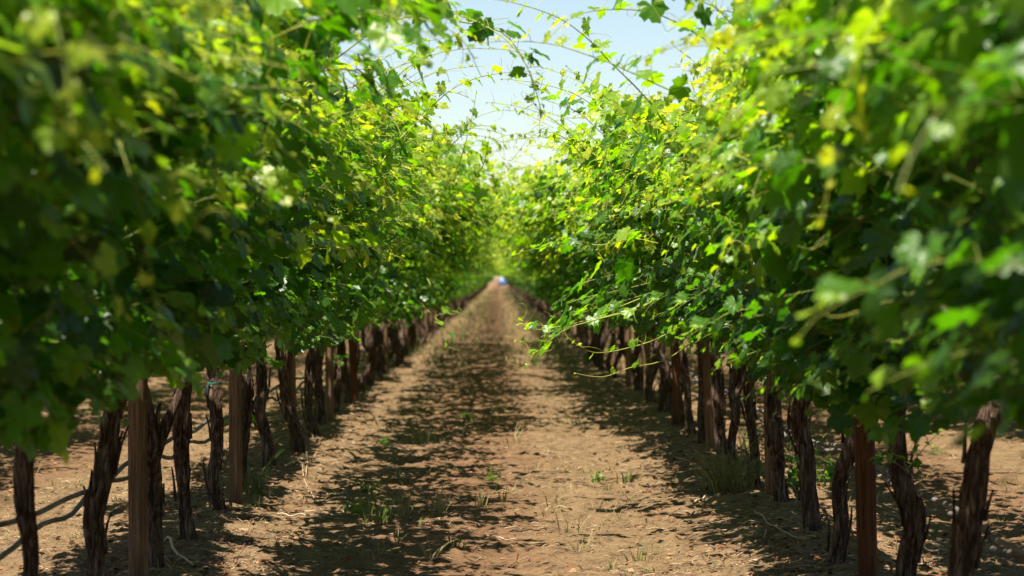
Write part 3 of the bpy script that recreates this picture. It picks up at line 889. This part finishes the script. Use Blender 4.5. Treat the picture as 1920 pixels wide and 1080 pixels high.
def litter():
    b = MB()
    x, y = spots(90000, lambda d: .55 + .45 * np.exp(-((d - 1.45) / .5) ** 2))
    clump = vnoise(x * 2.3, y * 1.9, 21) + .5 * vnoise(x * 7, y * 7, 22)
    k = RNG.random(len(x)) < np.clip((clump - .45) * 1.9, .06, 1); x, y = x[k], y[k]
    n = len(x)
    L = RNG.gamma(1.5, .022, n) + .014; a = RNG.normal(0, .95, n); r = RNG.uniform(.0012, .0034, n)
    dx, dy = L * np.cos(a) / 2, L * np.sin(a) / 2
    A = np.stack([x - dx, y - dy, ground_h(x - dx, y - dy) + r * .6], -1)
    M = np.stack([x + RNG.normal(0, .06, n) * L, y + RNG.normal(0, .06, n) * L, ground_h(x, y) + r + RNG.uniform(0, .14, n) * L], -1)
    E = np.stack([x + dx, y + dy, ground_h(x + dx, y + dy) + r + np.maximum(0, RNG.normal(-.05, .16, n)) * L], -1)
    sd = np.stack([-np.sin(a), np.cos(a), np.zeros(n)], -1) * r[:, None]; up = np.zeros((n, 3)); up[:, 2] = r * 1.2
    V = np.stack([A - sd, A + sd, A + up, M - sd, M + sd, M + up, E - sd, E + sd, E + up], 1).reshape(-1, 3)
    q = []
    for o in (0, 3):
        for i in range(3):
            j = (i + 1) % 3; q += [(o + i, o + j, o + 3 + j), (o + i, o + 3 + j, o + 3 + i)]
    T = (np.array(q)[None] + (np.arange(n) * 9)[:, None, None]).reshape(-1, 3)
    b.add(V, T, 0, np.repeat(np.clip(RNG.beta(.9, .9, n), 0, 1), len(q)))
    tag(link('twig_litter', b.mesh('twig_litter', [M_DRYTWIG])), kind='stuff')
    b = MB()
    x, y = spots(38000, lambda d: .10 + .90 * np.exp(-((d - 1.5) / .42) ** 2))
    n = len(x)
    P = np.stack([x, y, ground_h(x, y) + RNG.uniform(.006, .018, n)], -1)
    nr = np.stack([RNG.normal(0, .4, n), RNG.normal(0, .4, n), np.ones(n)], -1)
    a = RNG.uniform(0, 6.28, n)
    put_leaves(b, P, nr, np.stack([np.cos(a), np.sin(a), RNG.normal(0, .15, n)], -1), RNG.uniform(.010, .038, n), np.clip(RNG.normal(.5, .28, n), 0, 1), LEAVES_FAR)
    tag(link('leaf_litter', b.mesh('leaf_litter', [M_DRYLEAF])), kind='stuff')
    b = MB()
    x, y = spots(9000, lambda d: .6 + 0 * d)
    ico = np.array([[0, 0, 1], [.89, 0, .45], [.28, .85, .45], [-.72, .53, .45], [-.72, -.53, .45], [.28, -.85, .45], [.72, .53, -.45], [-.28, .85, -.45], [-.89, 0, -.45], [-.28, -.85, -.45], [.72, -.53, -.45], [0, 0, -1]])
    icf = np.array([[0, 1, 2], [0, 2, 3], [0, 3, 4], [0, 4, 5], [0, 5, 1], [1, 6, 2], [2, 7, 3], [3, 8, 4], [4, 9, 5], [5, 10, 1], [2, 6, 7], [3, 7, 8], [4, 8, 9], [5, 9, 10], [1, 10, 6], [6, 11, 7], [7, 11, 8], [8, 11, 9], [9, 11, 10], [10, 11, 6]])
    for px, py in zip(x, y):
        s = RNG.gamma(1.6, .003) + .003
        v = ico * RNG.uniform(.65, 1.3, (12, 1)) * np.array([1.2, 1, .75]) * s
        b.add(v + np.array([px, py, float(ground_h(px, py)) + s * .3]), icf, 0, RNG.random())
    tag(link('soil_clods', b.mesh('soil_clods', [M_PEBBLE], False)), kind='stuff')
    b = MB()
    x, y = spots(3800, lambda d: .45 + .55 * np.exp(-((d - .5) / .5) ** 2))
    cl = vnoise(x * 1.1, y * .8, 31)
    for px, py, c in zip(x, y, cl):
        if c < .38: continue
        blades(b, px, py, int(RNG.integers(2, 7)), RNG.uniform(.03, .11), .06, RNG.choice([.15, .6, .85, .95], p=[.1, .2, .35, .35]), .8, .0026)
    for _ in range(1400):
        py = 45 + 230 * RNG.random() ** 1.6; px = RNG.choice([-1, 1]) * abs(RNG.normal(1.15, .5))
        blades(b, px, py, 4, RNG.uniform(.08, .3), .12, RNG.choice([.15, .5, .85]), .6, .010)
    tag(link('grass', b.mesh('grass', [M_GRASS])), kind='stuff')
litter()

def cane(pts, r, age, lab):
    c = [np.array([*gp(u, v), 0]) for u, v in pts]
    p = smooth_path(c, 14); p[:, 2] = ground_h(p[:, 0], p[:, 1]) + r + .008 + .012 * np.sin(np.linspace(0, 9, 14)) ** 2
    b = MB(); b.tube(p, np.linspace(r, r * .55, 14), 6, 0, age, True)
    tag(link('fallen_cane', b.mesh('fallen_cane', [M_DRYTWIG])), lab, 'twig', 'pruned canes lying on the soil')
for a in [
    ([(520, 972), (560, 975), (605, 980)], .006, .9, 'straight pale cane lying below the pale square-cut stake'),
    ([(565, 880), (572, 915), (592, 945)], .006, .75, 'curved cane pointing at the camera beside the left trunks'),
    ([(540, 885), (572, 872), (600, 862)], .006, .9, 'pale cane slanting out from the curved left foot'),
    ([(575, 860), (577, 885), (574, 903)], .005, .85, 'short forked pale cane standing out at the bright left strip'),
    ([(310, 1036), (335, 1062), (362, 1082)], .009, .85, 'thick pale cane at the lower left in front of the trunks'),
    ([(400, 950), (440, 955), (490, 955)], .006, .6, 'brown cane crossing the foot of the pale square-cut stake'),
    ([(1415, 985), (1460, 1020), (1530, 1043)], .006, .75, 'long curved cane in the right shade by the S-bent trunk'),
    ([(1300, 955), (1325, 949), (1350, 945)], .006, .95, 'bright straight cane in front of the big right grass tuft'),
    ([(955, 1000), (990, 1003), (1025, 1000)], .006, .15, 'dark twig with knots lying across the path middle'),
    ([(905, 1012), (935, 1018), (970, 1020)], .005, .9, 'pale straight twig lying on the path, foreground'),
    ([(690, 770), (700, 790), (707, 800)], .012, .1, 'stubby black stick on the bright left strip'),
    ([(700, 843), (735, 840), (770, 842)], .005, .3, 'dark thin twig in the left shade'),
]: cane(*a)

# ------------------------------------------------------------------ the blue car far off at the end of the aisle
def car():
    root = bpy.data.objects.new('parked_car', None); COL.objects.link(root)
    root.location = (.85, 425, 0)
    tag(root, 'tiny blue car with pale windows at the far end of the aisle', 'car')
    blue = plain('blue_paint', (.04, .10, .24), .6, .2, .05); pale = plain('window_glass', (.13, .17, .22), .6, .6, .05)
    dark = plain('tyre_rubber', (.02, .02, .02), .9, .2, .1)
    def loft(name, secs, mat):
        b = MB(); n = len(secs); m = 12
        th = np.linspace(0, 2 * np.pi, m, endpoint=False)
        rings = []
        for y, w, z0, z1 in secs:
            c, s = np.cos(th), np.sin(th)
            q = (np.abs(c) ** 4 + np.abs(s) ** 4) ** -.25
            rings.append(np.stack([w * c * q, np.full(m, y), (z0 + z1) / 2 + (z1 - z0) / 2 * s * q], -1))
        v = np.concatenate(rings + [[rings[0].mean(0)], [rings[-1].mean(0)]])
        f = []
        for i in range(n - 1):
            for j in range(m):
                k = (j + 1) % m
                f += [(i * m + j, i * m + k, (i + 1) * m + k), (i * m + j, (i + 1) * m + k, (i + 1) * m + j)]
        for j in range(m):
            f += [(n * m, (j + 1) % m, j), (n * m + 1, (n - 1) * m + j, (n - 1) * m + (j + 1) % m)]
        b.add(v, f); return link(name, b.mesh(name, [mat]), root)
    loft('body', [(-2.1, .75, .35, .8), (-1.9, .85, .25, .95), (0, .88, .22, .98), (1.6, .86, .25, .9), (2.1, .75, .35, .75)], blue)
    loft('cabin', [(-1.75, .70, .95, 1.0), (-1.3, .68, .95, 1.42), (.2, .68, .96, 1.46), (.9, .72, .95, 1.0)], pale)
    for sx in (-.8, .8):
        for sy in (-1.3, 1.3):
            b = MB(); b.tube([(sx - .1, sy, .32), (sx + .1, sy, .32)], .32, 16, 0, 0, True)
            link('wheel', b.mesh('wheel', [dark]), root)
car()
